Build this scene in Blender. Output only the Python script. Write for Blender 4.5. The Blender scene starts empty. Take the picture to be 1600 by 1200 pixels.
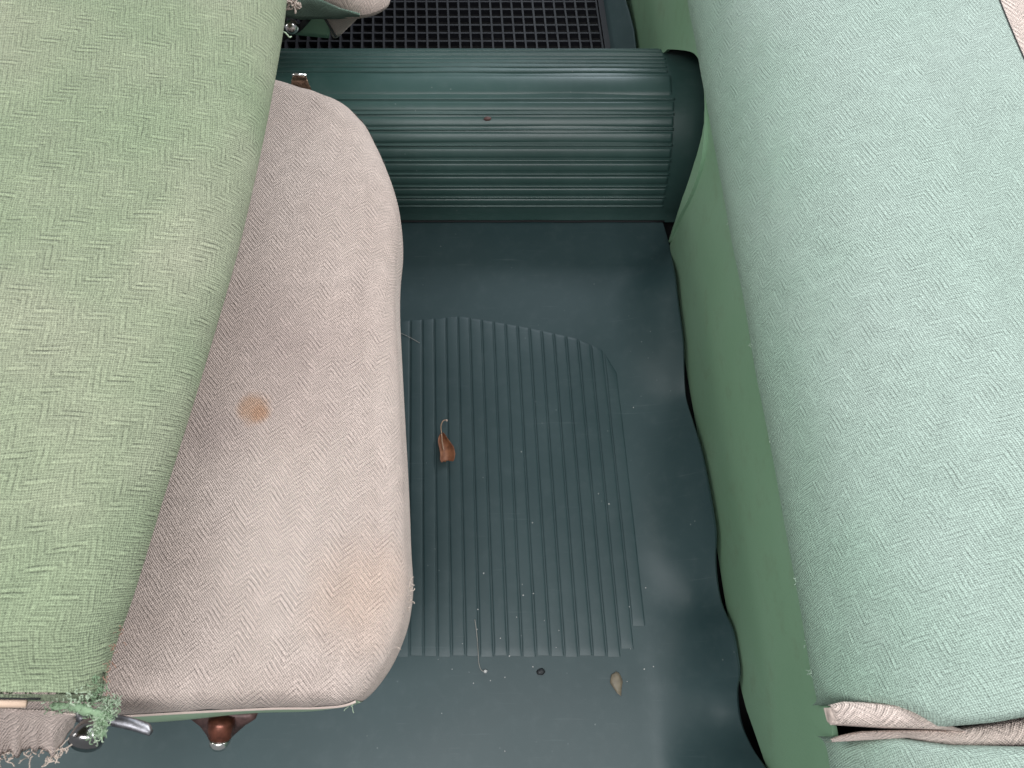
import bpy, bmesh, math, random
from mathutils import Vector, noise
R = math.radians
rnd = random.Random(7)
S = bpy.context.scene
C = S.collection

# ------------------------------------------------------------------ camera
F = 1209.0                                   # focal length in photo pixels (1600 wide)
H = 0.875                                    # camera height over the rubber mat
SP, CP = math.sin(R(66.9)), math.cos(R(66.9))
cam = bpy.data.objects.new('camera', bpy.data.cameras.new('camera'))
C.objects.link(cam)
cam.location = (0, 0, H)
cam.rotation_euler = (R(90 - 66.9), 0, 0)
cam.data.sensor_width = 36.0
cam.data.lens = F / 1600 * 36.0
cam.data.clip_start = 0.01
cam.data.clip_end = 50
cam.data.dof.use_dof = True
cam.data.dof.focus_distance = 0.78
cam.data.dof.aperture_fstop = 17
S.camera = cam
S.render.resolution_x, S.render.resolution_y = 1024, 768

# ------------------------------------------------------------------ light
w = bpy.data.worlds.new('World'); S.world = w; w.use_nodes = True
bg = w.node_tree.nodes['Background']
bg.inputs[0].default_value = (0.93, 0.97, 1.0, 1); bg.inputs[1].default_value = 0.27

def area(name, loc, target, sx, sy, watt, col, spread=180):
    l = bpy.data.lights.new(name, 'AREA'); l.shape = 'RECTANGLE'
    l.size, l.size_y, l.energy, l.color, l.spread = sx, sy, watt, col, R(spread)
    o = bpy.data.objects.new(name, l); C.objects.link(o); o.location = loc
    o.rotation_euler = (Vector(target) - Vector(loc)).to_track_quat('-Z', 'Y').to_euler()
    return o
area('door_light', (0.0, -0.50, 1.75), (0.0, -0.08, 0.0), 1.3, 0.6, 10.5, (0.96, 0.98, 1.0), 105)
area('rear_window_light', (1.50, 0.95, 1.20), (0.35, 0.40, 0.3), 1.2, 0.6, 44, (0.95, 0.98, 1.0))
area('far_window_light', (0.38, 2.10, 1.34), (0.1, 0.6, 0.1), 0.75, 0.34, 15, (0.82, 0.91, 1.0))
area('windscreen_light', (-1.5, 0.35, 1.30), (0.1, 0.35, 0.1), 0.5, 1.1, 20, (1.0, 0.99, 0.97))
S.view_settings.view_transform = 'Standard'
S.view_settings.look = 'None'
S.view_settings.exposure = 0.04
S.view_settings.gamma = 1.0

# ------------------------------------------------------------------ pixel helpers
def ray(px, py):
    u = (px - 800) / F; v = (600 - py) / F
    return Vector((u, CP + v * SP, -SP + v * CP))
def at(px, py, z):
    d = ray(px, py); t = (z - H) / d.z
    return Vector((d.x * t, d.y * t, z))
SL = -0.046                                   # bench, ribs and lattice run a little askew
PX0 = 0.231
def panel_x(y): return PX0 + SL * y
def at_panel(px, py, off=0.0):
    d = ray(px, py); t = (PX0 + off) / (d.x - SL * d.y)
    return Vector((d.x * t, d.y * t, H + d.z * t))
def lerp(a, b, t): return a + (b - a) * t
def smooth(t): t = max(0, min(1, t)); return t * t * (3 - 2 * t)
def interp(pts, x):
    if x <= pts[0][0]: return pts[0][1]
    for (a, b), (c, d) in zip(pts, pts[1:]):
        if x <= c: return b + (d - b) * (x - a) / (c - a)
    return pts[-1][1]
def catmull(P, n, closed=False):
    out = []; m = len(P); rng = range(m if closed else m - 1)
    for i in rng:
        if closed: p0, p1, p2, p3 = P[i - 1], P[i], P[(i + 1) % m], P[(i + 2) % m]
        else: p0, p1, p2, p3 = P[max(i - 1, 0)], P[i], P[i + 1], P[min(i + 2, m - 1)]
        for k in range(n):
            t = k / n
            out.append(0.5 * ((2 * p1) + (p2 - p0) * t + (2 * p0 - 5 * p1 + 4 * p2 - p3) * t * t + (3 * p1 - p0 - 3 * p2 + p3) * t ** 3))
    if not closed: out.append(P[-1].copy())
    return out
def nz(x, y, z=0.0): return noise.noise(Vector((x, y, z)))

# ------------------------------------------------------------------ mesh helpers
def mesh(name, V, Fc, mat, parent=None, uv=None, sm=True):
    me = bpy.data.meshes.new(name)
    me.from_pydata([tuple(v) for v in V], [], Fc); me.update()
    if uv:
        l = me.uv_layers.new(name='UVMap')
        for lp in me.loops: l.data[lp.index].uv = uv[lp.vertex_index]
    if sm: me.polygons.foreach_set('use_smooth', [True] * len(me.polygons))
    me.materials.append(mat)
    o = bpy.data.objects.new(name, me); C.objects.link(o)
    if parent: o.parent = parent
    return o
def grid_faces(nu, nv, closed_u=False):
    f = []
    for j in range(nv - 1):
        for i in range(nu if closed_u else nu - 1):
            a = j * nu + i; b = j * nu + (i + 1) % nu
            f.append((a, b, b + nu, a + nu))
    return f
def thing(name, label, cat, loc=(0, 0, 0), group=None):
    o = bpy.data.objects.new(name, None); C.objects.link(o); o.location = loc
    o.empty_display_size = 0.02
    return tag(o, label, cat, group)
def tag(o, label, cat, group=None):
    o['label'] = label; o['category'] = cat
    if group: o['group'] = group
    return o
def tube_data(path, rad, n=8):
    V = []; Fc = []; m = len(path)
    for i, p in enumerate(path):
        d = (path[min(i + 1, m - 1)] - path[max(i - 1, 0)])
        d = d.normalized() if d.length > 1e-9 else Vector((1, 0, 0))
        a = d.cross(Vector((0.13, 0.21, 0.97)));  a.normalize(); b = d.cross(a)
        r = rad[i] if isinstance(rad, (list, tuple)) else rad
        for k in range(n):
            t = 2 * math.pi * k / n
            V.append(p + a * (math.cos(t) * r) + b * (math.sin(t) * r))
    for i in range(m - 1):
        for k in range(n):
            q = (k + 1) % n
            Fc.append((i * n + k, i * n + q, (i + 1) * n + q, (i + 1) * n + k))
    Fc.append(tuple(range(n))[::-1]); Fc.append(tuple(range((m - 1) * n, m * n)))
    return V, Fc
def tube(name, path, rad, mat, parent=None, n=8):
    V, Fc = tube_data(path, rad, n); return mesh(name, V, Fc, mat, parent)
def join_data(L):
    V = []; Fc = []
    for v, f in L:
        o = len(V); V += v; Fc += [tuple(i + o for i in q) for q in f]
    return V, Fc
def fuzz(name, spots, mat, parent, count, length, rad, bias=(0, 0, 0), curl=1.0):
    """loose curled threads standing off a frayed edge"""
    L = []
    for _ in range(count):
        p = rnd.choice(spots) + Vector((rnd.gauss(0, .0016), rnd.gauss(0, .0016), rnd.gauss(0, .0012)))
        d = (Vector((rnd.gauss(0, 1), rnd.gauss(0, 1), rnd.gauss(0, .7))).normalized() + Vector(bias)).normalized()
        ln = length * rnd.uniform(.4, 1.3); path = [p.copy()]
        for k in range(5):
            d = (d + Vector((rnd.gauss(0, .5), rnd.gauss(0, .5), rnd.gauss(0, .5))) * curl).normalized()
            p = p + d * (ln / 5); path.append(p.copy())
        L.append(tube_data(path, rad * rnd.uniform(.7, 1.3), 4))
    V, Fc = join_data(L)
    o = mesh(name, V, Fc, mat, parent); o['kind'] = 'stuff'
    return o

# ------------------------------------------------------------------ node helpers
class NT:
    def __init__(s, name):
        s.m = bpy.data.materials.new(name); s.m.use_nodes = True
        s.t = s.m.node_tree; s.bsdf = s.t.nodes['Principled BSDF']
    def n(s, typ, **kw):
        x = s.t.nodes.new(typ)
        for k, v in kw.items(): setattr(x, k, v)
        return x
    def put(s, sock, v):
        if isinstance(v, bpy.types.NodeSocket): s.t.links.new(v, sock)
        elif v is not None: sock.default_value = v
    def math(s, op, a, b=None, c=None, clamp=False):
        x = s.n('ShaderNodeMath', operation=op, use_clamp=clamp)
        s.put(x.inputs[0], a); s.put(x.inputs[1], b)
        if c is not None: s.put(x.inputs[2], c)
        return x.outputs[0]
    def noise(s, vec, scale, detail=2, rough=.5, col=False):
        x = s.n('ShaderNodeTexNoise'); s.put(x.inputs['Vector'], vec)
        x.inputs['Scale'].default_value = scale; x.inputs['Detail'].default_value = detail
        x.inputs['Roughness'].default_value = rough
        return x.outputs['Color' if col else 'Fac']
    def ramp(s, fac, lo, hi):
        x = s.n('ShaderNodeMapRange', interpolation_type='SMOOTHSTEP'); s.put(x.inputs[0], fac)
        x.inputs[1].default_value = lo; x.inputs[2].default_value = hi
        return x.outputs[0]
    def mix(s, fac, a, b, mode='MIX'):
        x = s.n('ShaderNodeMix', data_type='RGBA', blend_type=mode)
        s.put(x.inputs[0], fac)
        s.put(x.inputs[6], a if not isinstance(a, tuple) else (*a, 1)); s.put(x.inputs[7], b if not isinstance(b, tuple) else (*b, 1))
        return x.outputs[2]
    def bump(s, h, dist, strength=1.0, prev=None):
        x = s.n('ShaderNodeBump'); s.put(x.inputs['Height'], h)
        x.inputs['Distance'].default_value = dist; x.inputs['Strength'].default_value = strength
        if prev: s.put(x.inputs['Normal'], prev)
        return x.outputs[0]
    def obj(s): return s.n('ShaderNodeTexCoord').outputs['Object']
    def uv(s): return s.n('ShaderNodeTexCoord').outputs['UV']
    def done(s, col=None, rough=None, normal=None, **kw):
        i = s.bsdf.inputs
        if col is not None: s.put(i['Base Color'], col if not isinstance(col, tuple) else (*col, 1))
        if rough is not None: s.put(i['Roughness'], rough)
        if normal is not None: s.put(i['Normal'], normal)
        for k, v in kw.items(): s.put(i[k.replace('_', ' ')], v)
        return s.m

def fabric(name, base, faded_lit, rot=0.0, width=.019, pitch=.0046, fade_scale=6, stains=(), tw=1.0, leg=(1.0, .62), lit_u=None):
    """woven broken-herringbone upholstery; UV in metres"""
    t = NT(name); uv = t.uv()
    mp = t.n('ShaderNodeMapping'); t.put(mp.inputs[0], uv); mp.inputs['Rotation'].default_value = (0, 0, R(rot))
    nd = t.noise(mp.outputs[0], 45, 2, col=True)
    ad = t.n('ShaderNodeVectorMath', operation='MULTIPLY_ADD')
    t.put(ad.inputs[0], nd); ad.inputs[1].default_value = (.0034, .0034, 0); t.put(ad.inputs[2], mp.outputs[0])
    sp = t.n('ShaderNodeSeparateXYZ'); t.put(sp.inputs[0], ad.outputs[0])
    u, v = sp.outputs[0], sp.outputs[1]
    tri = t.math('PINGPONG', u, width)
    ph = t.math('DIVIDE', t.math('ADD', v, tri), pitch)
    cw = t.math('MULTIPLY_ADD', t.math('COSINE', t.math('MULTIPLY', ph, 2 * math.pi)), .5, .5)
    line = t.math('POWER', cw, 5.0)                             # thin raised threads
    gut = t.math('POWER', t.math('SUBTRACT', 1.0, cw), 7.0)      # and the furrow between
    mask = t.ramp(t.noise(uv, 80, 2), .24, .58)                 # the raised lines break up
    m2 = t.ramp(t.noise(mp.outputs[0], 60, 2), .40, .66)
    fr = t.math('FRACT', t.math('DIVIDE', u, 2 * width)); sel = t.math('GREATER_THAN', fr, .5)
    amp = t.math('MULTIPLY_ADD', sel, leg[1] - leg[0], leg[0])
    mask = t.math('MULTIPLY', mask, amp); m2 = t.math('MULTIPLY', m2, amp)
    twill = t.math('SUBTRACT', t.math('MULTIPLY', line, mask), t.math('MULTIPLY', gut, m2))
    st = t.math('MULTIPLY', t.math('SINE', t.math('MULTIPLY', u, 2 * math.pi / .0021)),
                t.math('SINE', t.math('MULTIPLY', v, 2 * math.pi / .0021)))
    fine = t.noise(uv, 620, 2, .7)
    h = t.math('ADD', t.math('MULTIPLY', twill, 1.45 * tw), t.math('MULTIPLY', st, 1.15))
    h = t.math('ADD', h, t.math('MULTIPLY', t.math('SUBTRACT', fine, .5), 4.2))
    fade = t.ramp(t.noise(uv, fade_scale, 3), .35, .7)
    if lit_u:                                                  # paler over the seat top: light falloff put into the colour
        s1 = t.n('ShaderNodeSeparateXYZ'); t.put(s1.inputs[0], uv)
        wn = t.math('MULTIPLY_ADD', t.math('SUBTRACT', t.noise(uv, 14, 3), .5), .09, s1.outputs[0])
        fade = t.math('MULTIPLY_ADD', t.ramp(wn, *lit_u), .8, t.math('MULTIPLY', fade, .2))
    col = t.mix(fade, base, faded_lit)
    hf = t.math('MULTIPLY_ADD', h, .235, .97)  # thread self-shadowing put into the colour: furrows darker, raised lines lighter
    mx = t.n('ShaderNodeMix', data_type='RGBA', blend_type='MULTIPLY'); mx.inputs[0].default_value = 1
    t.put(mx.inputs[6], col); t.put(mx.inputs[7], hf); col = mx.outputs[2]
    s2 = t.n('ShaderNodeSeparateXYZ'); t.put(s2.inputs[0], uv)
    for (sx, sy, sr, sc, amt, soft) in stains:
        dx = t.math('SUBTRACT', s2.outputs[0], sx); dy = t.math('SUBTRACT', s2.outputs[1], sy)
        d = t.math('SQRT', t.math('ADD', t.math('MULTIPLY', dx, dx), t.math('MULTIPLY', dy, dy)))
        d = t.math('ADD', d, t.math('MULTIPLY', t.math('SUBTRACT', t.noise(uv, 70 if sr < .02 else 25, 3), .5), sr * 1.1))
        f = t.math('MULTIPLY', t.ramp(d, sr * (1 + soft), sr * (1 - soft)), amt)
        col = t.mix(f, col, sc, 'MULTIPLY')
    t.bsdf.inputs['Specular IOR Level'].default_value = .25
    t.bsdf.inputs['Sheen Weight'].default_value = .06
    t.bsdf.inputs['Sheen Roughness'].default_value = .5
    return t.done(col, .85, t.bump(h, .0006, .85))

def rubber(name, a, b, rough=.40, specks=True):
    t = NT(name); o = t.obj()
    n1 = t.noise(o, 9, 4); n2 = t.noise(o, 60, 4, .6); n3 = t.noise(o, 700, 2)
    col = t.mix(t.ramp(n1, .3, .7), a, b)
    if specks:                                               # dust grains trodden into the rubber
        vo = t.n('ShaderNodeTexVoronoi'); t.put(vo.inputs['Vector'], o); vo.inputs['Scale'].default_value = 75
        big = t.math('MULTIPLY', t.ramp(vo.outputs['Distance'], .085, .04), t.ramp(t.noise(o, 17, 2), .50, .64))
        col = t.mix(t.math('MULTIPLY', big, .30), col, (.30, .33, .31))
        dust = t.ramp(n2, .45, .8)
        col = t.mix(t.math('MULTIPLY', dust, .04), col, (.25, .28, .28))
        mp = t.n('ShaderNodeMapping'); t.put(mp.inputs[0], o); mp.inputs['Rotation'].default_value = (0, 0, .9); mp.inputs['Scale'].default_value = (4, 90, 4)
        scr = t.math('MULTIPLY', t.ramp(t.noise(mp.outputs[0], 3, 3, .6), .63, .74), .05)
        col = t.mix(scr, col, (.3, .34, .34))
    rg = t.math('MULTIPLY_ADD', n1, .14, rough - .07)
    h = t.math('ADD', t.math('MULTIPLY', n3, .3), t.math('MULTIPLY', n2, .25))
    return t.done(col, rg, t.bump(h, .0006, .30))

def plain(name, col, rough=.5, metal=0.0, var=.2, scale=40, bump=.0003):
    t = NT(name); o = t.obj(); n = t.noise(o, scale, 4, .6)
    c = t.mix(t.ramp(n, .3, .75), tuple(x * (1 - var) for x in col), tuple(min(1, x * (1 + var)) for x in col))
    return t.done(c, t.math('MULTIPLY_ADD', n, .2, rough - .1), t.bump(n, bump, .5), Metallic=metal)

def vinyl(name, a, b):
    t = NT(name); o = t.obj()
    n1 = t.noise(o, 7, 4); n2 = t.noise(o, 420, 3, .6); n3 = t.noise(o, 28, 4, .65)
    col = t.mix(t.ramp(n1, .3, .7), a, b)
    col = t.mix(t.math('MULTIPLY', t.ramp(n3, .50, .75), .35), col, (.15, .20, .12))
    mk = t.noise(o, 150, 3, .7); col = t.mix(t.math('MULTIPLY', t.ramp(mk, .70, .76), .35), col, (.08, .11, .07))
    return t.done(col, t.math('MULTIPLY_ADD', n3, .2, .42), t.bump(t.math('ADD', n2, t.math('MULTIPLY', n3, .8)), .0005, .4))

stain_c = at(392, 633, .28); smudge1 = at(470, 575, .28); smudge2 = at(425, 490, .28); smudge3 = at(570, 930, .27)
M_beige = fabric('beige_weave', (.515, .412, .365), (.565, .465, .415), rot=6, width=.0130, pitch=.0046, fade_scale=5, tw=.78, stains=[
    (stain_c.x, stain_c.y, .0125, (.92, .72, .55), .85, .45), (stain_c.x + .004, stain_c.y - .004, .006, (.90, .72, .58), .5, .6),
    (smudge1.x, smudge1.y, .042, (.76, .74, .76), .38, .95), (smudge2.x, smudge2.y, .036, (.76, .74, .76), .38, .95),
    (smudge3.x, smudge3.y, .035, (.97, .86, .77), .6, .8), (stain_c.x - .03, stain_c.y - .02, .022, (.80, .78, .80), .5, .9)])
M_green_l = fabric('sage_weave', (.245, .300, .185), (.335, .345, .245), rot=-36, width=.0105, pitch=.0048, fade_scale=5, tw=.95)
M_green_r = fabric('mint_weave', (.240, .368, .280), (.350, .425, .378), rot=28, width=.0135, pitch=.0047, fade_scale=4, tw=.68, lit_u=(-.02, .17))
M_beige2 = fabric('pink_beige_weave', (.52, .42, .37), (.58, .48, .43), rot=10, width=.0135, pitch=.006)
M_rubber = rubber('dark_green_rubber', (.020, .044, .047), (.027, .053, .056), .48)
M_tunnel = rubber('tunnel_rubber', (.026, .060, .053), (.033, .069, .062), .40)
M_vinyl = vinyl('green_vinyl', (.185, .325, .200), (.215, .355, .235))
M_vinyl2 = vinyl('pale_green_vinyl', (.24, .34, .22), (.28, .38, .26))
M_black = plain('black_rubber', (.008, .008, .012), .6)
M_base = plain('soot_black', (.006, .006, .007), .8)
M_foam = plain('dark_padding', (.03, .03, .028), .9)
M_chrome = plain('chrome', (.75, .74, .72), .2, 1.0, .1)
M_rust = plain('rusty_steel', (.16, .055, .035), .35, .6, .4, 120)
M_dsteel = plain('brown_reflection_chrome', (.28, .19, .14), .25, .9, .4, 150)  # brown reflection on the chrome bracket, put into the metal colour
M_dchrome = plain('dark_chrome', (.33, .32, .32), .22, 1.0, .2)
M_leaf = None

# ================================================================== SETTING: floor
def boxdata(x0, x1, y0, y1, z0, z1):
    V = [Vector(p) for p in ((x0, y0, z0), (x1, y0, z0), (x1, y1, z0), (x0, y1, z0), (x0, y0, z1), (x1, y0, z1), (x1, y1, z1), (x0, y1, z1))]
    return V, [(3, 2, 1, 0), (4, 5, 6, 7), (0, 1, 5, 4), (1, 2, 6, 5), (2, 3, 7, 6), (3, 0, 4, 7)]
V, Fc = boxdata(-.9, .9, -.45, 1.6, -.06, -.03)
o = mesh('floor', V, Fc, M_base, sm=False); o['kind'] = 'structure'

# ------------------------------------------------------------------ near rubber mat with curled edge
edge_px = [(1030, 330), (1045, 380), (1052, 420), (1058, 470), (1066, 530), (1068, 575), (1071, 618), (1080, 652), (1094, 700), (1107, 765), (1117, 830),
           (1117, 870), (1119, 902), (1126, 940), (1142, 980), (1150, 1020), (1154, 1055), (1151, 1085), (1156, 1125), (1173, 1165), (1202, 1215), (1225, 1300)]
edge = []
for (x, y) in edge_px:
    p = at_panel(x, y, -.008)
    if y < 400: p = at(x, y, .003)
    p.z = max(p.z, .003); edge.append(p)
edge = catmull(edge, 4)[::-1]                 # now from near to far
edge = [Vector((edge[0].x + .004, -.40, .07)), Vector((edge[0].x + .002, -.25, .07))] + edge
mat_root = thing('floor_mat', 'dark green ribbed rubber floor mat with wavy curled edge in the near footwell', 'floor mat', (0, .2, 0))
def mroot(root, o):
    o.parent = root; o.matrix_parent_inverse.identity()
    o.location = -root.location
    return o
NU = 64; rows = []
ys = [p.y for p in edge]
V = []; uvs = []
for p in edge:
    for i in range(NU):
        s = i / (NU - 1)
        s = 1 - (1 - s) ** 1.7
        x = lerp(-.62, p.x, s)
        dd = p.x - x                          # distance from the curled edge
        k = max(0, 1 - dd / .080)
        z = p.z * (k ** 2.0)
        wv = math.sin(p.y * 27 + 1.9) * .6 + nz(x * 5, p.y * 7, 3) * .7
        z += .0100 * wv * smooth(k * 1.3) * smooth(dd / .025) * smooth((.60 - p.y) / .06)
        z += .0014 * nz(x * 7, p.y * 7, 1) * smooth(dd / .02)
        V.append(Vector((x, p.y, z)))
n0 = len(V)
o = mesh('rubber_sheet', V, grid_faces(NU, len(edge)), M_rubber)
sd = o.modifiers.new('thick', 'SOLIDIFY'); sd.thickness = .0028; sd.offset = -1
o.modifiers.new('crisp', 'EDGE_SPLIT').split_angle = R(40)
mroot(mat_root, o)
sheet_edge = [(p.y, p.x) for p in edge]

# ribs of the trodden area
rib_top = [(-.30, .40), (-.22, .44), (-.147, .459), (-.0635, .467), (.016, .452), (.08, .436), (.112, .42), (.13, .385), (.14, .30)]
def mat_z(x, y):
    return .0014 * nz(x * 7, y * 7, 1) * smooth((interp(sheet_edge, y) - x) / .02)
pitch = .0151; k = 0
xr = .1462
prof = [(-.5, -.0012), (-.49, .0006), (-.455, .0011), (-.36, .00125), (.0, .00118), (.36, .00105), (.44, .0008), (.485, .0003), (.5, -.0012)]
while xr > -.30:
    xb = xr - pitch / 2                       # centre at y = .07
    yt = interp(rib_top, xb + SL * .35); yb = .057 + (.035 * smooth((xb - .115) / .03)) + .0008 * math.sin(k * 2.1)
    V = []; rowsy = [yb, yb + .004, yb + .010] + [lerp(yb + .010, yt - .004, q / 9) for q in range(1, 9)] + [yt - .004, yt - .0015, yt]
    for j, y in enumerate(rowsy):
        e = [.0, .55, 1.0][min(j, len(rowsy) - 1 - j, 2)]
        xc = xb + SL * (y - .07) * 1.05
        for (q, h) in prof:
            x = xc + q * (pitch - .0013)
            yv = y
            if j >= len(rowsy) - 4: yv = y + interp(rib_top, x + SL * (.07 - y) + SL * .35) - yt
            V.append(Vector((x, yv, mat_z(x, yv) + .0004 + h * .85 * (e if h > 0 else 1))))
    mroot(mat_root, mesh('rib', V, grid_faces(len(prof), len(rowsy)), M_rubber))
    xr -= pitch; k += 1

# ------------------------------------------------------------------ tunnel
TA, TH, TC = .115, .1444, .730
def tun(x, a, bulge=0.0):
    """a: angle from near foot (0) over the top (pi/2) to far foot (pi)"""
    e = max(0, x - .224); sc = 1 - min(.45, (e / .03) ** 2 * .09)
    return Vector((x, TC - math.cos(a) * (TA * sc + bulge), math.sin(a) * (TH * sc + bulge)))
t_root = thing('tunnel_cover', 'dark green ribbed rubber cover over the raised centre tunnel of the car', 'tunnel cover', (0, TC, 0))
NA = 56; xs = [-.62 + .82 * i / 30 for i in range(31)] + [.2 + .0075 * i for i in range(1, 19)]
V = []
for x in xs:
    for j in range(NA):
        a = math.pi * j / (NA - 1); p = tun(x, a)
        b = .0012 * nz(x * 8, a * 3, 5)
        p.y -= math.cos(a) * b; p.z += math.sin(a) * b
        if j == 0: p.y -= .004
        V.append(p)
mroot(t_root, mesh('rubber_skin', V, grid_faces(NA, len(xs)), M_tunnel))
def tun_angle(py):
    d = ray(800, py); best = None
    for i in range(2000):
        a = math.pi * .75 * i / 2000; p = tun(0, a)
        # image row of the point
        dz = p.z - H; t = p.y * CP - dz * SP; v = (p.y * SP + dz * CP) / t
        e = abs(600 - v * F - py)
        if best is None or e < best[0]: best = (e, a)
    return best[1]
def strip_on_tunnel(name, a0, a1, h, x0, x1, n=7):
    V = []; xx = [x0, x0 + .002] + [lerp(x0 + .002, x1 - .003, q / 10) for q in range(1, 11)] + [x1 - .001, x1]
    for x in xx:
        e = 0 if x in (x0, x1) else 1
        for j in range(n):
            s = j / (n - 1); q = math.sin(math.pi * s) ** .6
            V.append(tun(x, lerp(a0, a1, s), (h * q * e) - (.0008 if j in (0, n - 1) else -.0004)))
    return mroot(t_root, mesh(name, V, grid_faces(n, len(xx)), M_tunnel))
bead = [155, 178, 202, 227, 251, 272, 291, 308, 322]
A = [tun_angle(y) for y in bead]
for i in range(len(A) - 1):                      # softly domed bands between the beads
    strip_on_tunnel('rib', A[i + 1] + .021, A[i] - .021, .0011, -.6, .199, 9)
for i, a in enumerate(A):                       # narrow raised beads
    strip_on_tunnel('rib', a - .015, a + .015, .0016, -.6, .2)
for y in (112, 104.5, 98, 92, 86.5):
    a = tun_angle(y); strip_on_tunnel('rib', a - .013, a + .013, .0014, -.6, .193)
a0, a1 = tun_angle(152), tun_angle(115)
strip_on_tunnel('centre_band', a0 + .02, a1 - .015, .0009, -.6, .196, 11)
for a in (1.95, 2.1, 2.25, 2.4, 2.55): strip_on_tunnel('rib', a - .013, a + .013, .0014, -.6, .193)

fe = [Vector((-.6 + .805 * i / 40, TC - TA - .0045 + .0008 * nz(i * .4, 2), .0022)) for i in range(41)]
mroot(t_root, tube('foot_seam', fe, .0016, M_base, None, 6))
# ------------------------------------------------------------------ far footwell
ff = thing('floor_mat', 'smooth dark green rubber floor covering in the far footwell beyond the tunnel', 'floor mat', (0, 1.0, 0))
V = []; yy = [.82 + .04 * i for i in range(16)]
for y in yy:
    for i in range(40):
        s = i / 39; xe = panel_x(y) - .012 + .006 * math.sin(y * 22)
        x = lerp(-.62, xe, 1 - (1 - s) ** 1.6); kk = max(0, 1 - (xe - x) / .06)
        V.append(Vector((x, y, -.006 + .026 * kk ** 2 + .002 * nz(x * 8, y * 8))))
o = mesh('rubber_sheet', V, grid_faces(40, len(yy)), M_rubber)
sd = o.modifiers.new('thick', 'SOLIDIFY'); sd.thickness = .003; sd.offset = -1
mroot(ff, o)
lat = thing('lattice_mat', 'black rubber mat of open square cells in the far footwell', 'rubber mat', (-.1, 1.05, 0))
cell = .0163
def sk(x, y, z): return Vector((x + SL * (y - .9) * 1.4, y, z))
def skbox(x0, x1, y0, y1, z0, z1):
    V, Fc = boxdata(x0, x1, y0, y1, z0, z1); return [sk(*v) for v in V], Fc
X1 = .136; X0 = X1 - cell * 33; Y0 = .862; Y1 = Y0 + cell * 27
V, Fc = skbox(X0 - .004, X1 + .012, Y0, Y1, -.0005, .0025)
mroot(lat, mesh('backing', V, Fc, M_base, sm=False))
for i in range(34):
    x = X0 + i * cell; V, Fc = skbox(x - .0014, x + .0014, Y0, Y1, .002, .0120)
    mroot(lat, mesh('lattice_bar', V, Fc, M_black, sm=False))
for j in range(28):
    y = Y0 + j * cell; V, Fc = skbox(X0 - .001, X1 + .001, y - .0014, y + .0014, .002, .0108)
    mroot(lat, mesh('lattice_bar', V, Fc, M_black, sm=False))
V, Fc = skbox(X1 + .0035, X1 + .012, Y0 - .002, Y1, .002, .0105)
mroot(lat, mesh('border', V, Fc, M_black, sm=False))

# ================================================================== REAR BENCH
bench = thing('rear_bench', 'green woven rear bench seat with smooth green vinyl front panel on the right', 'bench seat', (.5, .45, 0))
ZT = .262
hole_px = [(1046, 384), (1066, 345), (1088, 303), (1103, 255), (1108, 205), (1109, 165), (1107, 135), (1100, 112), (1093, 94), (1083, 82), (1064, 78), (1045, 77)]
hp = catmull([at_panel(*p) for p in hole_px], 4)
for p in hp: p.z = min(p.z, ZT - .006)
pb = sorted((p.y, p.z - .005) for p in [at_panel(*q) for q in [(1053, 420), (1061, 470), (1072, 560), (1083, 628), (1095, 695), (1118, 832), (1133, 922), (1145, 985), (1157, 1050), (1169, 1100), (1187, 1150), (1206, 1205), (1240, 1300)]])
cols = []; yk = hp[0].y
for i in range(70):                           # (bottom y, bottom z, top y)
    y = lerp(-.42, yk - .002, i / 69); cols.append((y, min(interp(pb, y), .3), y - .075 * smooth((y - .30) / (yk - .30))))
ty = cols[-1][2]
for p in hp:
    ty = max(ty + .004, p.y - .02); cols.append((p.y, p.z, ty))
cols.append((.80, .10, max(ty + .004, .80))); cols.append((.85, 0, .85)); cols.append((.856, -.025, .858))
cols += [(.87 + .03 * i, -.025, .87 + .03 * i) for i in range(20)]
V = []; NZ = 14
for (y0, b, y1) in cols:
    for j in range(NZ):
        q = j / (NZ - 1); z = lerp(b, ZT, q); y = lerp(y0, y1, q)
        V.append(Vector((panel_x(y) + .0016 * nz(y * 6, z * 8, 2) - .002 * math.sin(math.pi * max(0, z) / ZT), y, z)))
ysam = cols
o = mesh('front_panel', V, grid_faces(NZ, len(ysam)), M_vinyl)
sd = o.modifiers.new('thick', 'SOLIDIFY'); sd.thickness = .004; sd.offset = -1
o.modifiers.new('crisp', 'EDGE_SPLIT').split_angle = R(40)
mroot(bench, o); front_panel = o
o['label'] = 'smooth green vinyl front panel cut out around the tunnel'

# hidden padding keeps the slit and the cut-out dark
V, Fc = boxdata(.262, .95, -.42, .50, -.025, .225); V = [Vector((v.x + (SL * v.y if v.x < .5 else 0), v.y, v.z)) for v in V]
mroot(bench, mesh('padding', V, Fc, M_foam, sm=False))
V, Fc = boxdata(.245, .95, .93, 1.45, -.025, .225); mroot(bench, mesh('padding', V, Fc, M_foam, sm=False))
V, Fc = boxdata(.35, .95, .505, .925, -.025, .225); mroot(bench, mesh('padding', V, Fc, M_base, sm=False))

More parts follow.
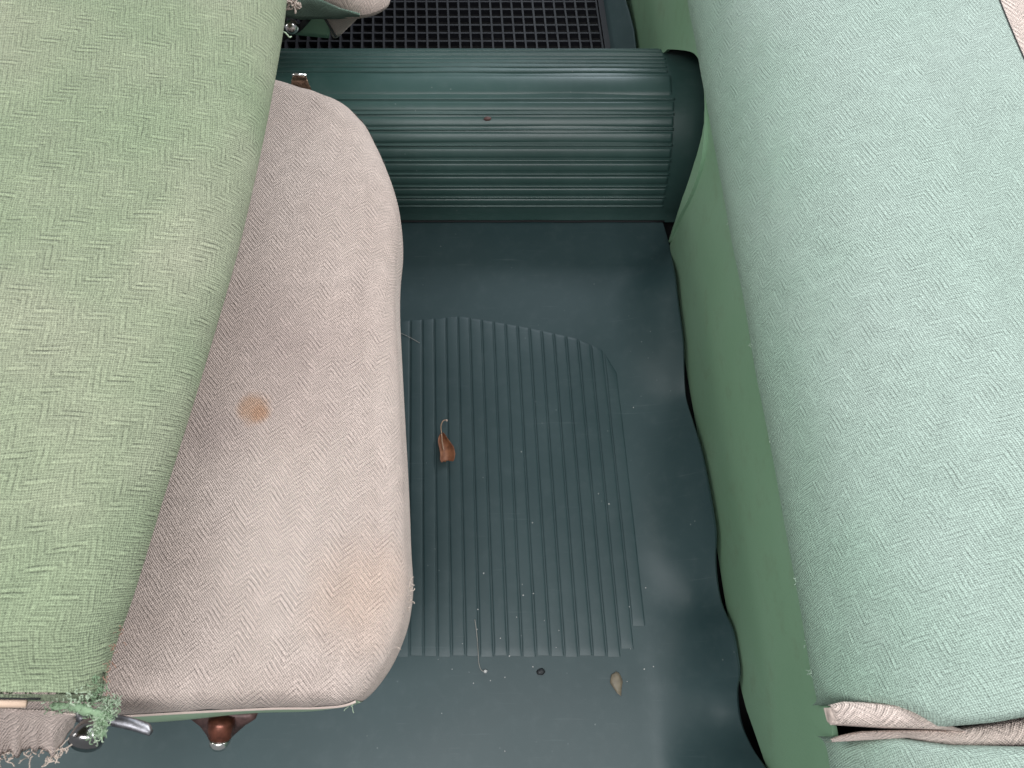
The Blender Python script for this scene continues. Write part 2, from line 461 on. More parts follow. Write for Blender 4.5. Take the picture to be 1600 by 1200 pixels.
BW, BH = .175, .078
def bench_pt(s, y):
    """s: arc length over the cover from the front seam"""
    L = .208
    if s < L:
        a = s / L * math.pi / 2
        dx = BW * (1 - math.cos(a)) ; dz = BH * math.sin(a) ** .9
    else:
        dx = BW + (s - L); dz = BH + (s - L) * .06
    x = panel_x(y) - .0052 + dx; z = ZT - .004 + dz
    k = smooth(s / .05)
    z += k * (.0035 * nz(x * 7, y * 5, 9) + .0016 * nz(x * 22, y * 18, 4))
    x += .0016 * nz(y * 13, 2, 8) * (1 - smooth(s / .1))
    return Vector((x, y, z))
S_SEAM = .300
def px_y(px, py, z=.31):                      # picture pixel -> (X, y) on the cover
    p = at(px, py, z); return (p.x, p.y)
up_top = [px_y(*p) for p in [(1278, 1106), (1320, 1100), (1400, 1103), (1440, 1116), (1480, 1137), (1560, 1129), (1600, 1121), (1750, 1105), (2000, 1100)]]
lo_bot = [px_y(*p) for p in [(1284, 1159), (1330, 1155), (1420, 1150), (1460, 1158), (1500, 1164), (1600, 1166), (1750, 1170), (2000, 1175)]]
def cover(name, s0, s1, ns, ylo, yhi, ny, mat, roll_lo=0, roll_hi=0):
    V = []; uv = []
    for j in range(ny + (6 if roll_lo else 0) + (6 if roll_hi else 0)):
        for i in range(ns):
            s = lerp(s0, s1, (i / (ns - 1)) ** 1.15)
            xg = panel_x(0) + (BW * (1 - math.cos(min(s / .208, 1) * math.pi / 2)) + max(0, s - .208))
            lo = ylo(xg) if callable(ylo) else ylo; hi = yhi(xg) if callable(yhi) else yhi
            jj = j - (6 if roll_lo else 0)
            if jj < 0:                          # fabric rolls down into the slit
                a = (-jj) / 6 * math.pi / 2; p = bench_pt(s, lo - .0 + .0); p.z -= roll_lo * (1 - math.cos(a)) * 2.2 ; p.y += -roll_lo * math.sin(a) + roll_lo
                vv = lo + roll_lo + jj * roll_lo * .33
            elif jj >= ny:
                a = (jj - ny + 1) / 6 * math.pi / 2; p = bench_pt(s, hi); p.z -= roll_hi * (1 - math.cos(a)) * 2.2; p.y += roll_hi * math.sin(a) - roll_hi
                vv = hi - roll_hi + (jj - ny + 1) * roll_hi * .33
            else:
                q = jj / (ny - 1); q = q if not (roll_lo and ny > 40) else q ** 1.25
                a_, b_ = lo + (roll_lo or 0), hi - (roll_hi or 0)
                p = bench_pt(s, lerp(a_, b_, q)); vv = p.y
            V.append(p); uv.append((s, vv))
    return mroot(bench, mesh(name, V, grid_faces(ns, len(V) // ns), mat, uv=uv))
ft = lambda pts: (lambda x: interp(pts, x))
cover('seat_cover', 0, S_SEAM, 60, ft(up_top), 1.45, 90, M_green_r, roll_lo=.007)
c = cover('centre_panel', S_SEAM + .001, .62, 30, ft(up_top), 1.45, 60, M_beige2, roll_lo=.010)
c['label'] = 'pinkish beige woven centre panel of the bench'
cover('side_cover', 0, .62, 60, -.42, ft(lo_bot), 26, M_green_r, roll_hi=.008)
# seams
path = [bench_pt(S_SEAM, y) + Vector((0, 0, .0002)) for y in [.02 + .02 * i for i in range(70)]]
mroot(bench, tube('stitched_seam', path, .0006, M_foam, None, 5))
sp = [bench_pt(.001, y) for y in (.43, .455, .21, .22, .30, .095, .10, .02, .03, .04, .05)]
o = fuzz('frayed_threads', sp, plain('seam_thread', (.36, .46, .38), .9), None, 34, .0035, .00025, (-.4, 0, .2)); mroot(bench, o)
# beige lips of the torn slit
def lip(name, top_px, bot_px, z0, hgt, mat):
    n = 40; V = []; uv = []; m = 12
    xa, xb = top_px[0][0], top_px[-1][0]
    for i in range(n):
        x = lerp(xa, xb, i / (n - 1)); yt = interp(top_px, x); yb = interp(bot_px, x)
        zz = bench_pt(0, 0).z
        for j in range(m):
            q = j / (m - 1); p = at(x, lerp(yt, yb, q), z0 + .012 * smooth((x - xa) / 260))
            wd = abs(yb - yt) / 40
            p.z += hgt * wd * math.sin(math.pi * q) ** .7 - (.004 if j == 0 else 0) - (.012 if j == m - 1 else 0)
            p.z += .001 * nz(x * .03, q * 2, 4)
            V.append(p); uv.append((p.x, q * .020))
    o = mesh(name, V, grid_faces(m, n), mat, uv=uv); mroot(bench, o); return o
lip('torn_edge', [(1297, 1102), (1320, 1096), (1400, 1099), (1440, 1110), (1480, 1131), (1510, 1142)],
    [(1297, 1106), (1299, 1122), (1306, 1133), (1340, 1135), (1400, 1139), (1480, 1141), (1510, 1143)], .298, .006, M_beige2)
lip('torn_edge', [(1299, 1156), (1312, 1150), (1345, 1143), (1400, 1141), (1480, 1140), (1560, 1128), (1600, 1120), (1700, 1112)],
    [(1299, 1160), (1330, 1159), (1420, 1154), (1460, 1162), (1500, 1168), (1600, 1170), (1700, 1172)], .294, .006, M_beige2)

# ================================================================== FRONT SEATS
def cushion(root, outline, centre, zs, crown, rad0, mat, seam_test, side_mats, tuck=.03, depth=.085, tk=.3):
    N = len(outline); V = []; uv = []
    cx, cy = centre
    # from outer edge (q=0 tangent) to centre
    rr = [0, .012, .03, .06, .1, .15, .21, .28, .36, .45, .55, .66, .78, .9, 1.0]
    ring = []
    for k in range(14): ring.append(('edge', k / 13))
    for q in (.12, .25, .4, .55, .7, .85, .97): ring.append(('top', q))
    for kind, q in ring:
        for i, P in enumerate(outline):
            d = Vector((cx - P.x, cy - P.y)); Ld = d.length; d /= Ld
            T = outline[(i + 1) % N] - outline[i - 1]; nx = abs(T.y) / max(T.length, 1e-9); hh = rad0 * .70
            rad = lerp(rad0 * .38, rad0, smooth(nx * 1.15))
            if kind == 'edge':
                a = q * math.pi / 2; ins = rad * (1 - math.cos(a)); z = zs + hh * math.sin(a); arc = rad * a
            else:
                ins = lerp(rad, Ld, q); z = zs + hh + crown * math.sin(min(1, q * 1.25) * math.pi / 2); arc = rad * math.pi / 2 + ins - rad
            x, y = P.x + d.x * ins, P.y + d.y * ins
            kk = smooth(ins / .02)
            if rad0 > .036 and P.x > -.25:
                cz = math.exp(-((ins - .032 - .006 * nz(P.y * 8, 1)) / .007) ** 2); z -= .0016 * cz * smooth((y - .04) / .1)
                pk = .0016 * nz(P.y * 55, P.x * 55, 3) * smooth(1 - abs(ins - .012) / .03)
                x -= d.x * pk; y -= d.y * pk; z += pk * .6
            z += kk * (.003 * nz(x * 9, y * 7, 6) + .0012 * nz(x * 25, y * 25, 2))
            V.append(Vector((x, y, z)))
            e = arc - ins                       # cloth runs on by arc length
            uv.append((x - d.x * (rad * .57 - e if False else rad * (math.pi / 2 - 1) - e), y - d.y * (rad * (math.pi / 2 - 1) - e)))
    n = len(V); V.append(Vector((cx, cy, zs + rad0 * .70 + crown))); uv.append((cx, cy))
    Fc = grid_faces(N, len(ring), True)
    b = (len(ring) - 1) * N
    for i in range(N): Fc.append((b + i, b + (i + 1) % N, n))
    top = mesh('cushion', V, Fc, mat, uv=uv); mroot(root, top)
    # sides below the seam
    for name, idx, m, bulge in side_mats:
        V = []; uv = []; K = 9; acc = 0
        for n_, i in enumerate(idx):
            P = outline[i]; T = (outline[(i + 1) % N] - outline[i - 1]); nrm = Vector((T.y, -T.x)).normalized()
            if n_: acc += (outline[i] - outline[idx[n_ - 1]]).length
            bl = bulge(P) if callable(bulge) else bulge
            for k in range(K):
                s = k / (K - 1)
                off = bl * math.sin(min(1, s * 2.2) * math.pi / 2 if s < .45 else math.pi / 2) * (1 - smooth((s - .35) / .65))
                if k == 0: off = -.0006
                ci = Vector((cx - P.x, cy - P.y)).normalized() * (tuck * smooth((s - tk) / (1 - tk)))
                V.append(Vector((P.x + nrm.x * off + ci.x, P.y + nrm.y * off + ci.y, zs - .0005 - depth * s)))
                uv.append((acc, -depth * s))
        mroot(root, mesh(name, V, grid_faces(K, len(idx)), m, uv=uv))
    return top

seat = thing('front_seat', 'near front seat with beige woven cushion and sage green backrest folded over it', 'car seat', (-.35, .28, 0))
ZS = .243
opx = [(635, 850), (638, 905), (635, 945), (626, 985), (604, 1036), (574, 1078), (546, 1098)]
up = [(480, 150), (530, 166), (568, 195), (592, 240), (612, 285), (621, 330), (623, 375), (619, 420), (618, 470), (622, 560), (627, 660), (632, 760)]
P = [at(x, y, ZS).to_2d() for x, y in up + opx]
Pl = [at(x, y, ZS).to_2d() for x, y in [(500, 1104), (430, 1105), (360, 1108), (280, 1112), (190, 1117)]]
left = [Vector((-.32, .0)), Vector((-.45, .0)), Vector((-.56, .01)), Vector((-.60, .06)), Vector((-.61, .28)), Vector((-.60, .52)), Vector((-.55, .57)), Vector((-.42, .585)), Vector((-.30, .584))]
for v in left[:2]: v.y = Pl[-1].y
top_l = [at(x, y, ZS).to_2d() for x, y in [(380, 134), (430, 138)]]
outl = catmull(P + Pl + left + top_l, 7, True)
# run counter-clockwise check: nrm = (T.y,-T.x) must point outwards
ar = sum(a.x * b.y - b.x * a.y for a, b in zip(outl, outl[1:] + outl[:1]))
if ar < 0: outl = outl[::-1]
Nn = len(outl)
near_i = [i for i in range(Nn) if outl[i].y < .035 and outl[i].x < -.118]
rest_i = [i for i in range(Nn) if i not in set(near_i)]
def order(ix):
    st = [i for i in ix if (i - 1) % Nn not in ix][0]; out = []
    while st in ix: out.append(st); st = (st + 1) % Nn
    return out
near_i = order(set(near_i)); rest_i = order(set(rest_i) | {near_i[0], near_i[-1]}) if False else order(set(rest_i))
rest_i = [(rest_i[0] - 1) % Nn] + rest_i + [(rest_i[-1] + 1) % Nn]
bl = lambda p: .0015 + .0052 * smooth((p.x + .40) / .1) * smooth((-.125 - p.x) / .06) * (.8 + .3 * math.sin(p.x * 40))
cushion(seat, outl, (-.34, .28), ZS, .005, .037, M_beige, None,
        [('side_panel', near_i, M_vinyl2, bl), ('side_panel', rest_i, M_beige, .001)])
wp = [Vector((outl[i].x, outl[i].y - .0006, ZS - .001)) for i in near_i]
mroot(seat, tube('welt', wp, .0013, M_beige2, None, 6))
wp = [Vector((outl[i].x, outl[i].y + .0004, ZS + .0035)) for i in near_i]
mroot(seat, tube('stitched_seam', wp, .0007, M_foam, None, 5))
far_i = [i for i in rest_i if outl[i].y > .50 and outl[i].x > -.40]
L = []
for a, b in zip(far_i[::1], far_i[1:]):
    if (a % 2): continue
    p0 = Vector((outl[a].x, outl[a].y, ZS + .004)); p1 = Vector((outl[b].x, outl[b].y, ZS + .004))
    L.append(tube_data([p0, lerp(p0, p1, .75)], .0008, 5))
V, Fc = join_data(L); o = mesh('stitched_seam', V, Fc, M_foam); mroot(seat, o); o['kind'] = 'stuff'
# seat pan under the cushion (steel frame)
V, Fc = boxdata(-.57, -.17, .06, .53, .10, .165); mroot(seat, mesh('seat_pan', V, Fc, M_foam, sm=False))
for sx in (-.52, -.24):
    for sy in (.1, .49):
        V, Fc = boxdata(sx - .012, sx + .012, sy - .012, sy + .012, -.001, .102); mroot(seat, mesh('leg', V, Fc, M_dsteel, sm=False))

# backrest folded forward over the cushion
bpx = [(470, -180), (458, -90), (448, 0), (441, 60), (415, 205), (380, 360), (340, 505), (300, 640), (252, 790), (208, 930), (183, 1000), (168, 1050), (161, 1084)]
bp = catmull([at(x, y, .385) for x, y in bpx], 8)
RB = .036
V = []; uv = []; M_ = 46; stations = [bp[0] + Vector((-.06, .03, 0)), bp[0] + Vector((-.02, .02, 0))] + bp
ystart = stations[-1].y
ends = []
for n_, p in enumerate(stations):
    c = Vector((p.x - .915 * RB, p.y, p.z + .402 * RB))
    ed = p.y - ystart                         # distance from the near hem
    for j in range(M_):
        if j < 16:
            a = lerp(-100, 78, j / 15); q = Vector((c.x + RB * math.cos(R(a)), c.y, c.z + RB * math.sin(R(a)))); s = RB * R(a)
        else:
            d = (j - 15) / (M_ - 16) * .42; s = RB * R(78) + d
            q = Vector((c.x + RB * math.cos(R(78)) - d * math.cos(R(10)), c.y, c.z + RB * math.sin(R(78)) + d * math.sin(R(10)) + .018 * math.sin(min(1, d / .3) * math.pi)))
        q.z += .0022 * nz(q.x * 8, q.y * 7, 12)
        q.z -= .012 * (1 - smooth(ed / .045)) ** 2 if a > 0 or j >= 16 else 0
        V.append(q); uv.append((s, q.y + .004 * nz(s * 20, q.y * 20)))
    ends.append(c)
back = mesh('backrest', V, grid_faces(M_, len(stations)), M_green_l, uv=uv)
mroot(seat, back)
nearV = V[-M_:]
# near end of the backrest: green hem, pale piping, torn beige side cloth
hem = nearV[6:]
side = []; suv = []
for j, p in enumerate(hem):
    for k in range(5):
        s = k / 4
        side.append(Vector((p.x - .004 * s, p.y - .0035 * math.sin(s * math.pi) - .001, p.z - .018 * s))); suv.append((j * .012, s * .02))
mroot(seat, mesh('hem', side, grid_faces(5, len(hem)), M_green_l, uv=suv))
pipe = [p + Vector((-.001, -.0045, -.008)) for p in hem if p.x < at(75, 1100, .40).x]
mroot(seat, tube('piping', pipe, .0034, plain('peach_piping', (.55, .40, .30), .7), None, 8))
pipe = [p + Vector((0, -.0032, -.004)) for p in hem[8:]]
mroot(seat, tube('stitched_seam', pipe, .0008, M_base, None, 5))
low = [(-160, 1200), (-60, 1196), (0, 1184), (14, 1172), (26, 1186), (40, 1170), (56, 1174), (70, 1170), (82, 1186), (92, 1172), (104, 1150), (118, 1128)]
hi_ = [(-160, 1106), (0, 1108), (40, 1110), (70, 1111), (118, 1118)]
V = []; uv = []; n = 60; m = 10
for i in range(n):
    x = lerp(-160, 118, i / (n - 1))
    for j in range(m):
        q = j / (m - 1)
        p = at(x, lerp(interp(hi_, x), interp(low, x) + 2.5 * math.sin(x * .9), q), lerp(.402, .365, q ** 1.2))
        p.z += .002 * nz(x * .05, q * 3)
        V.append(p); uv.append((p.x, q * .050))
flap = mesh('torn_cloth', V, grid_faces(m, n), M_beige, uv=uv); mroot(seat, flap)
sd = flap.modifiers.new('t', 'SOLIDIFY'); sd.thickness = .0012
flap['label'] = 'torn beige side cloth with frayed lower edge'
sp = [at(x, interp(low, x), .366) for x in (0, 10, 28, 50, 66, 80, 88, 94)]
def ft_(o): mroot(seat, o)
M_thb = plain('beige_thread', (.50, .41, .35), .9); M_thg = plain('green_thread', (.20, .29, .175), .9); M_thl = plain('pale_green_thread', (.34, .42, .30), .9)
ft_(fuzz('frayed_threads', sp, M_thb, None, 60, .006, .00035, (0, -.6, -.2)))
sp = [at(x, y, .40) for x, y in [(150, 1060), (158, 1078), (150, 1092), (166, 1098), (176, 1096), (166, 1112), (160, 1124), (152, 1134), (170, 1118), (150, 1146), (140, 1104), (128, 1098)]]
ft_(fuzz('frayed_threads', sp, M_thg, None, 230, .0042, .00026, (.1, -.1, .3)))
ft_(fuzz('frayed_threads', sp[3:10], M_thl, None, 150, .0042, .00024, (.1, -.2, .5)))
sp = [at(x, y, .402) for x, y in [(170, 1060), (168, 1040), (180, 1010), (188, 985), (172, 1086)]]
ft_(fuzz('frayed_threads', sp, plain('brown_thread', (.25, .14, .10), .9), None, 30, .0035, .00025))
sp = [at(x, 1088 + 2 * math.sin(x), .41) for x in range(0, 150, 6)]
ft_(fuzz('frayed_threads', sp, M_thl, None, 90, .0035, .0003, (0, -.2, .5)))
# green padded clump hanging from the corner
def blobstrip(path, rads, name, mat):
    V, Fc = tube_data(path, rads, 12)
    V = [v + Vector((nz(v.x * 300, v.y * 300, v.z * 300), nz(v.y * 300, v.z * 300, v.x * 300), nz(v.z * 300, v.x * 300, 7))) * .0016 for v in V]
    return mesh(name, V, Fc, mat)
pth = catmull([at(78, 1103, .402), at(105, 1104, .402), at(135, 1110, .401), (at(158, 1118, .40)), at(160, 1134, .396), at(156, 1150, .390)], 5)
ft_(blobstrip(pth, [.0012 + .0012 * min(1, i / 8) + .0007 * math.sin(i * .9) for i in range(len(pth) - 2)] + [.0016, .0008], 'frayed_hem', M_thg))
ft_(fuzz('frayed_threads', pth, M_thg, None, 110, .0032, .00024, (.0, -.1, .6)))
ft_(fuzz('frayed_threads', pth, M_thl, None, 80, .0032, .00024, (.0, -.1, .9)))
# loose threads elsewhere
sp = [at(x, y, .235) for x, y in [(637, 908), (637, 918), (635, 925), (636, 938), (634, 946), (615, 1010)]]
ft_(fuzz('frayed_threads', sp, M_thb, None, 34, .006, .00035, (.8, 0, .1)))
sp = [at(x, y, .235) for x, y in [(545, 1098), (548, 1096)]]
ft_(fuzz('frayed_threads', sp, M_thl, None, 10, .006, .0004, (.5, -.4, .0)))
th = catmull([at(440, 48, .385), at(447, 52, .385), at(452, 58, .38), at(455, 57, .375)], 4)
ft_(tube('loose_thread', th, .0006, M_thl, None, 5))

# hinge bracket beyond the cushion
def on(root, o): return mroot(root, o)
bx = at(472, 152, .20)
def ribbon(pts, wdt, thick, name, mat, parent, taper=None):
    """bent sheet-metal strip: pts are (y, z) offsets, width along x"""
    V = []; n = len(pts)
    for i, (dy, dz) in enumerate(pts):
        ww = wdt if not taper else lerp(wdt, taper, 1 - i / (n - 1))
        for sx in (-1, -.8, 0, .8, 1): V.append(Vector((bx.x + sx * ww / 2, bx.y + dy, bx.z + dz)))
    o = mesh(name, V, grid_faces(5, n), mat)
    s = o.modifiers.new('t', 'SOLIDIFY'); s.thickness = thick
    b = o.modifiers.new('b', 'BEVEL'); b.width = .0008; b.segments = 2; b.limit_method = 'ANGLE'
    mroot(parent, o); return o
br = ribbon([(-.03, -.035), (-.004, -.03), (.004, -.02), (.006, 0), (.0065, .012), (.009, .0165), (.014, .018)], .0155, .0022, 'hinge_bracket', M_dsteel, seat, taper=.030)
V, Fc = tube_data([Vector((bx.x - .0078, bx.y + .0145, bx.z + .0185)), Vector((bx.x - .004, bx.y + .0148, bx.z + .0192)), Vector((bx.x + .0078, bx.y + .0145, bx.z + .0182))], .0017, 8)
on(seat, mesh('bracket_rim', V, Fc, M_chrome))
V, Fc = tube_data([Vector((bx.x - .0085, bx.y + .003, bx.z + .0018)), Vector((bx.x, bx.y + .0022, bx.z + .0002)), Vector((bx.x + .0085, bx.y + .003, bx.z + .0018))], .0021, 8)
on(seat, mesh('bracket_rim', V, Fc, M_chrome))
# hinge bracket on the near side
V = []; zc = .19
pts = [((296, 1112), (404, 1112), .192), ((300, 1122), (400, 1121), .190), ((314, 1132), (384, 1130), .186), ((322, 1142), (372, 1140), .180), ((328, 1152), (360, 1151), .174)]
for a, b, z in pts:
    for q in (0, .15, .5, .85, 1):
        V.append(at(lerp(a[0], b[0], q), lerp(a[1], b[1], q), z + .002 * math.sin(math.pi * q)))
o = mesh('hinge_bracket', V, grid_faces(5, 5), plain('dull_rust', (.10, .055, .05), .5, .3, .4, 160)); s = o.modifiers.new('t', 'SOLIDIFY'); s.thickness = .002; on(seat, o)
o['label'] = 'rusty brown hinge bracket with bright tip'
def lathe(name, prof, mat, base, axis, n=24):
    ax = Vector(axis).normalized(); a = ax.cross(Vector((0.3, 0.2, .9))).normalized(); b = ax.cross(a)
    V = []
    for (r, h) in prof:
        for k in range(n):
            t = 2 * math.pi * k / n; V.append(base + ax * h + a * (math.cos(t) * r) + b * (math.sin(t) * r))
    Fc = grid_faces(n, len(prof), True) + [tuple(range(n))[::-1], tuple(range((len(prof) - 1) * n, len(prof) * n))]
    return mesh(name, V, Fc, mat)
b0 = at(346, 1126, .196)
on(seat, lathe('hinge_pin', [(.003, -.004), (.0098, -.002), (.0105, .002), (.0100, .008), (.0088, .011), (.0092, .013), (.0080, .0145)], M_rust, b0, (-.05, -1, -.35)))
on(seat, lathe('pin_cap', [(.0078, .0145), (.0084, .0158), (.0080, .019), (.0055, .0222), (.001, .0232)], M_chrome, b0, (-.05, -1, -.35)))
# recliner lever and knob under the torn cloth
lv = catmull([at(120, 1118, .30), at(170, 1124, .298), at(205, 1131, .296), at(228, 1138, .292), at(237, 1142, .290)], 5)
V = []
for i, p in enumerate(lv):
    wd = .0042 * (1 if i < len(lv) - 4 else [.97, .85, .6, .25][i - len(lv) + 4])
    for k in range(10):
        t = 2 * math.pi * k / 10; V.append(p + Vector((-.15 * math.cos(t) * wd, math.cos(t) * wd, math.sin(t) * .0022)))
on(seat, mesh('recline_lever', V, grid_faces(10, len(lv), True) + [tuple(range(10))[::-1], tuple(range(len(V) - 10, len(V)))], plain('worn_steel', (.24, .235, .25), .42, 1, .35, 200)))
kb = at(136, 1153, .31)
on(seat, lathe('lever_knob', [(.004, -.012), (.0075, -.010), (.0100, -.004), (.0110, .001), (.0104, .004), (.008, .006), (.003, .0068), (.0005, .007)], M_dchrome, kb, (.05, -.88, .45)))

# ------------------------------------------------------------------ far front seat
fs = thing('front_seat', 'far front seat, only its torn beige and green corner shows beyond the tunnel', 'car seat', (-.4, .95, 0))
zf = .245
fpx = [(430, 6), (470, 4), (510, 14), (545, 24), (575, 22), (598, 13), (610, 0), (611, -25), (604, -70)]
fo = [at(x, y, zf).to_2d() for x, y in fpx]
fo = fo + [Vector((-.20, 1.2)), Vector((-.25, 1.28)), Vector((-.55, 1.29)), Vector((-.62, 1.2)), Vector((-.62, .80)), Vector((-.55, .715)), Vector((-.42, .705))]
fo = catmull(fo, 5, True)
ar = sum(a.x * b.y - b.x * a.y for a, b in zip(fo, fo[1:] + fo[:1]))
if ar < 0: fo = fo[::-1]
Nf = len(fo); al = list(range(Nf)) + [0]
i_beige = [i for i in range(Nf) if fo[i].x > -.255]
Nn = Nf
i_beige = order(set(i_beige)); i_green = order(set(range(Nf)) - set(i_beige)); i_green = [(i_green[0] - 1) % Nf] + i_green + [(i_green[-1] + 1) % Nf]
cushion(fs, fo, (-.36, 1.0), zf, .012, .035, M_beige, None, [('side_panel', i_beige, M_beige, .001), ('side_panel', i_green, M_vinyl, .003)], tuck=.09, depth=.05, tk=0)
# grey-green cloth hanging over its side
V = []; uv = []
tp = [(440, -12), (470, -14), (500, -2), (530, 14), (562, 24)]; bt = [(440, 26), (470, 31), (500, 30), (530, 30), (562, 27)]
for i in range(24):
    x = lerp(440, 562, i / 23)
    for j in range(7):
        q = j / 6; p = at(x, lerp(interp(tp, x), interp(bt, x), q), lerp(.262, .232, q) + .006 * math.sin(q * math.pi)); V.append(p); uv.append((p.x, p.z))
o = mesh('hanging_cloth', V, grid_faces(7, 24), fabric('grey_green_cloth', (.12, .18, .14), (.15, .21, .17)), uv=uv); o.modifiers.new('t', 'SOLIDIFY').thickness = .002; mroot(fs, o)
# lower corner: green panel with beige corner strip
def pxpatch(name, quad, zt, zb_, mat, root, bow=.0, n=10, m=6):
    V = []; uv = []
    for i in range(n):
        for j in range(m):
            a = i / (n - 1); q = j / (m - 1)
            x = lerp(lerp(quad[0][0], quad[1][0], a), lerp(quad[3][0], quad[2][0], a), q); y = lerp(lerp(quad[0][1], quad[1][1], a), lerp(quad[3][1], quad[2][1], a), q)
            p = at(x, y, lerp(zt, zb_, q)); p.y -= bow * math.sin(math.pi * a); V.append(p); uv.append((p.x, p.z))
    o = mesh(name, V, grid_faces(m, n), mat, uv=uv); o.modifiers.new('t', 'SOLIDIFY').thickness = .0025
    mroot(root, o); return o
pxpatch('side_flap', [(484, 26), (520, 26), (514, 60), (455, 54)], .225, .170, M_vinyl, fs)
pxpatch('corner_flap', [(508, 26), (566, 22), (529, 58), (518, 56)], .228, .172, M_beige, fs, .003)
on(fs, tube('welt', [at(506, 26, .23), at(513, 38, .212), at(520, 50, .19), at(525, 57, .178)], .0015, M_foam, None, 6))
on(fs, tube('hinge_strap', catmull([at(482, 28, .22), at(470, 42, .20), at(455, 52, .185), at(440, 60, .175)], 4), .0035, M_base, None, 8))
on(fs, lathe('hinge_pin', [(.004, -.004), (.008, -.002), (.008, .01), (.004, .012)], M_chrome, at(457, 40, .20), (.1, -.8, .5)))
sp = [at(x, y, .262) for x, y in [(452, 2), (458, 8), (464, 4)]]
on(fs, fuzz('frayed_threads', sp, M_thb, None, 40, .010, .0007, (0, -.6, -.2)))

# ================================================================== LITTER ON THE MAT
def leafmat(name, a, b):
    t = NT(name); o = t.obj(); n = t.noise(o, 160, 4, .65)
    return t.done(t.mix(t.ramp(n, .3, .7), a, b), .55, t.bump(n, .0006, .6))
M_leaf = leafmat('dry_leaf', (.17, .06, .028), (.30, .125, .06)); M_stem = plain('leaf_stem', (.42, .27, .18), .7)
lc = at(696, 702, .006); leaf = thing('fallen_leaf', 'small curled dry brown leaf lying on the ribbed mat', 'leaf', lc)
cl = [at(691, 677, .004), at(691, 688, .007), at(694, 700, .010), at(697, 712, .010), at(698, 723, .008)]
wl = [(0, -.0008, .0008), (.12, -.0040, .0045), (.3, -.0058, .0085), (.5, -.0062, .0115), (.7, -.0068, .0112), (.85, -.0082, .0098), (.94, -.0076, .0086), (1, -.0058, .0066)]
wl = [(a, b * .95, c * 1.02) for a, b, c in wl]
V = []; cs = catmull(cl, 6)
for i, p in enumerate(cs):
    s = i / (len(cs) - 1); l = interp([(a, b) for a, b, c in wl], s); r = interp([(a, c) for a, b, c in wl], s)
    for j in range(11):
        q = j / 10; x = lerp(l, r, q); rel = (q - .42) / .55
        dy = 0
        if i >= len(cs) - 3: dy = .0022 * abs(math.sin(q * 9.5)) * (i - len(cs) + 4) / 3 - .0045 * math.exp(-((q - .52) / .16) ** 2) * (-(i - len(cs) + 4) / 3)
        V.append(p + Vector((x, dy, .0062 * rel * rel - .003 + .0008 * nz(i * .5, q * 5))) - lc)
o = mesh('leaf_blade', V, grid_faces(11, len(cs)), M_leaf, leaf); o.modifiers.new('t', 'SOLIDIFY').thickness = .0004
sv = catmull([at(697, 656, .005), at(692, 658, .006), at(689, 666, .006), at(690, 678, .007), at(691, 690, .0095), at(693, 703, .011)], 4)
tube('leaf_stem', [p - lc for p in sv], [.0006] * (len(sv) - 8) + [.0007] * 8, M_stem, leaf, 6)
lathe('stem_end', [(.0006, -.001), (.0013, -.0005), (.0014, .0006), (.0005, .0012)], plain('stem_tip', (.5, .38, .32), .8), at(698, 657, .005) - lc, (1, .2, .2), 8).parent = leaf

def scrap(name, label, px, py, lx, ly, rot, col, z=.001, cat='leaf', comma=False):
    c = at(px, py, z); V = []; n = 14
    for ri, rr in enumerate((.02, .5, 1.0)):
        for k in range(n):
            t = 2 * math.pi * k / n; r = rr * (1 + .22 * nz(k * .8, px * .1, ri))
            x, y = lx * r * math.cos(t), ly * r * math.sin(t)
            if comma and y < 0: x = x * (1 + .62 * max(-1, y / ly)) + .35 * lx * (y / ly) ** 2; y *= 1.3
            V.append(Vector((x * math.cos(rot) - y * math.sin(rot), x * math.sin(rot) + y * math.cos(rot), .0012 * (1 - rr) + .001 * nz(x * 200, y * 200, px))))
    o = mesh(name, V, grid_faces(n, 3, True) + [tuple(range(n))[::-1]], leafmat(name + '_skin', tuple(x * .75 for x in col), col))
    o.location = c; o.modifiers.new('t', 'SOLIDIFY').thickness = .0006
    return tag(o, label, cat)
scrap('leaf_scrap', 'pale tan leaf scrap on the smooth mat below the ribs', 963, 1066, .0062, .0105, .10, (.20, .165, .115), comma=True)
scrap('dirt_clod', 'tiny dark crumb on the mat left of the pale leaf scrap', 845, 1050, .0042, .0030, .3, (.02, .022, .024), cat='crumb')
d = tun(at(762, 186, .12).x, tun_angle(186), .002)
o = scrap('seed', 'tiny brown seed caught on a tunnel rib', 762, 186, .0045, .0024, .1, (.10, .045, .04), cat='seed'); o.location = d; o.rotation_euler = (R(50), 0, 0)
hr = catmull([at(742, 968, .0025), at(745, 990, .003), at(747, 1015, .003), at(748, 1035, .002), at(752, 1047, .002), at(757, 1049, .002)], 5)
h0 = hr[-1].copy(); hair = thing('loose_fibre', 'thin pale fibre with a lint knot at the lower edge of the ribs', 'fibre', h0)
tube('strand', [p - h0 for p in hr], .00035, plain('fibre_pale', (.35, .33, .3), .8), hair, 5)
lathe('lint_knot', [(.0004, -.002), (.0016, -.0012), (.0019, .0005), (.0006, .002)], plain('lint', (.55, .54, .52), .9), Vector((.001, 0, .0006)), (1, .3, .1), 8).parent = hair
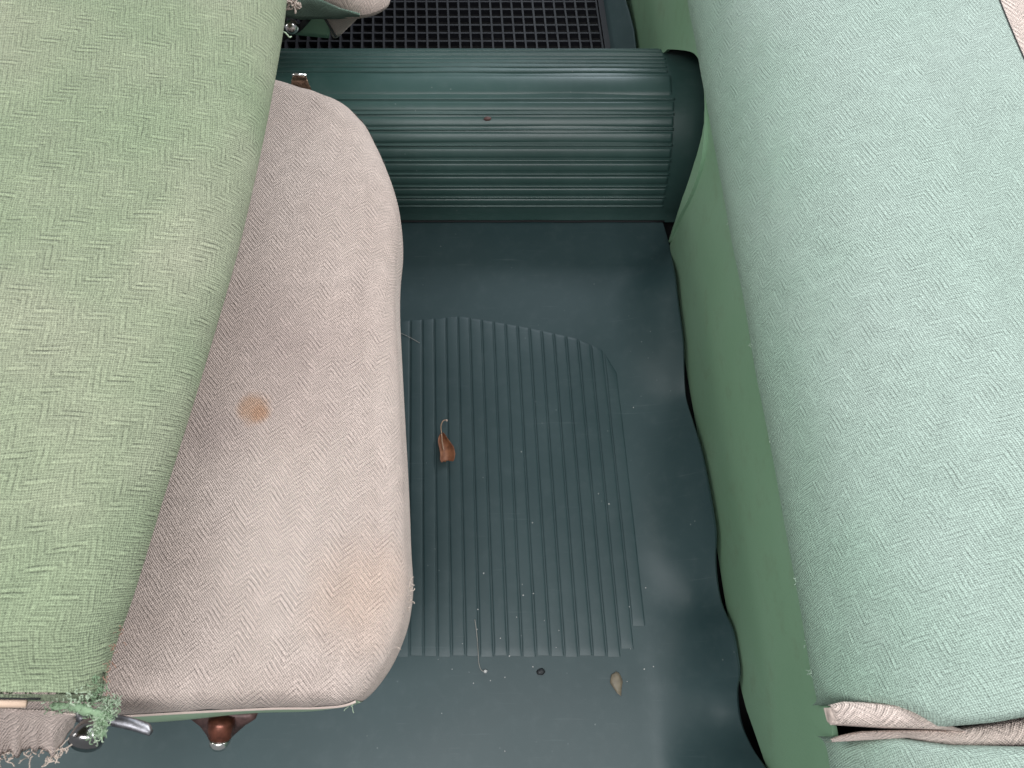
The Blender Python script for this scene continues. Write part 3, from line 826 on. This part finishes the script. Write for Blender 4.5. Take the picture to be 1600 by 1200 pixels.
h2 = catmull([at(625, 520, .002), at(640, 527, .0025), at(656, 536, .002)], 6); c0 = h2[0].copy()
o = tube('loose_fibre', [p - c0 for p in h2], .0003, bpy.data.materials['fibre_pale'], None, 5); o.location = c0
tag(o, 'faint short fibre at the upper left of the ribbed area beside the cushion', 'fibre')
# crumbs of lint and dust
L = []
for _ in range(48):
    px, py = rnd.uniform(640, 1130), rnd.uniform(600, 1195)
    if rnd.random() < .45: px, py = rnd.gauss(790, 90), rnd.gauss(1000, 60)
    lim = interp([(500, 1040), (700, 1070), (1000, 1110), (1200, 1140)], py)
    if px > lim: continue
    p = at(px, py, .0022 if 500 < py < 1020 and px < 1000 else .0006); r = rnd.uniform(.00025, .0007)
    V, Fc = boxdata(-r, r, -r * .7, r * .7, -r * .4, r * .5); a = rnd.random() * 3
    L.append(([Vector((v.x * math.cos(a) - v.y * math.sin(a), v.x * math.sin(a) + v.y * math.cos(a), v.z)) + p for v in V], Fc))
V, Fc = join_data(L); o = mesh('lint_crumbs', V, Fc, bpy.data.materials['lint'], sm=False)
o['kind'] = 'stuff'; tag(o, 'scattered pale crumbs of lint and dust on the dark mat', 'crumbs')

# ================================================================== SUB-PARTS
def kids(root, base): return [o for o in C.objects if o.parent == root and o.name.split('.')[0] == base]
def under(part, objs):                        # a part's frame coincides with the world frame
    for o in objs: o.parent = part; o.location = (0, 0, 0)
for rt in (seat, fs):
    cu = kids(rt, 'cushion')[0]
    under(cu, [o for o in kids(rt, 'welt')] + ([o for o in kids(rt, 'stitched_seam') if o.data.vertices[0].co.z < .30]))
under(back, kids(seat, 'hem') + kids(seat, 'piping') + kids(seat, 'stitched_seam') + kids(seat, 'frayed_hem') + kids(seat, 'loose_thread'))
hb = kids(seat, 'hinge_bracket')
under(hb[0], kids(seat, 'bracket_rim')); under(hb[1], kids(seat, 'hinge_pin') + kids(seat, 'pin_cap'))
under(kids(seat, 'recline_lever')[0], kids(seat, 'lever_knob'))
under(kids(bench, 'seat_cover')[0], kids(bench, 'stitched_seam'))
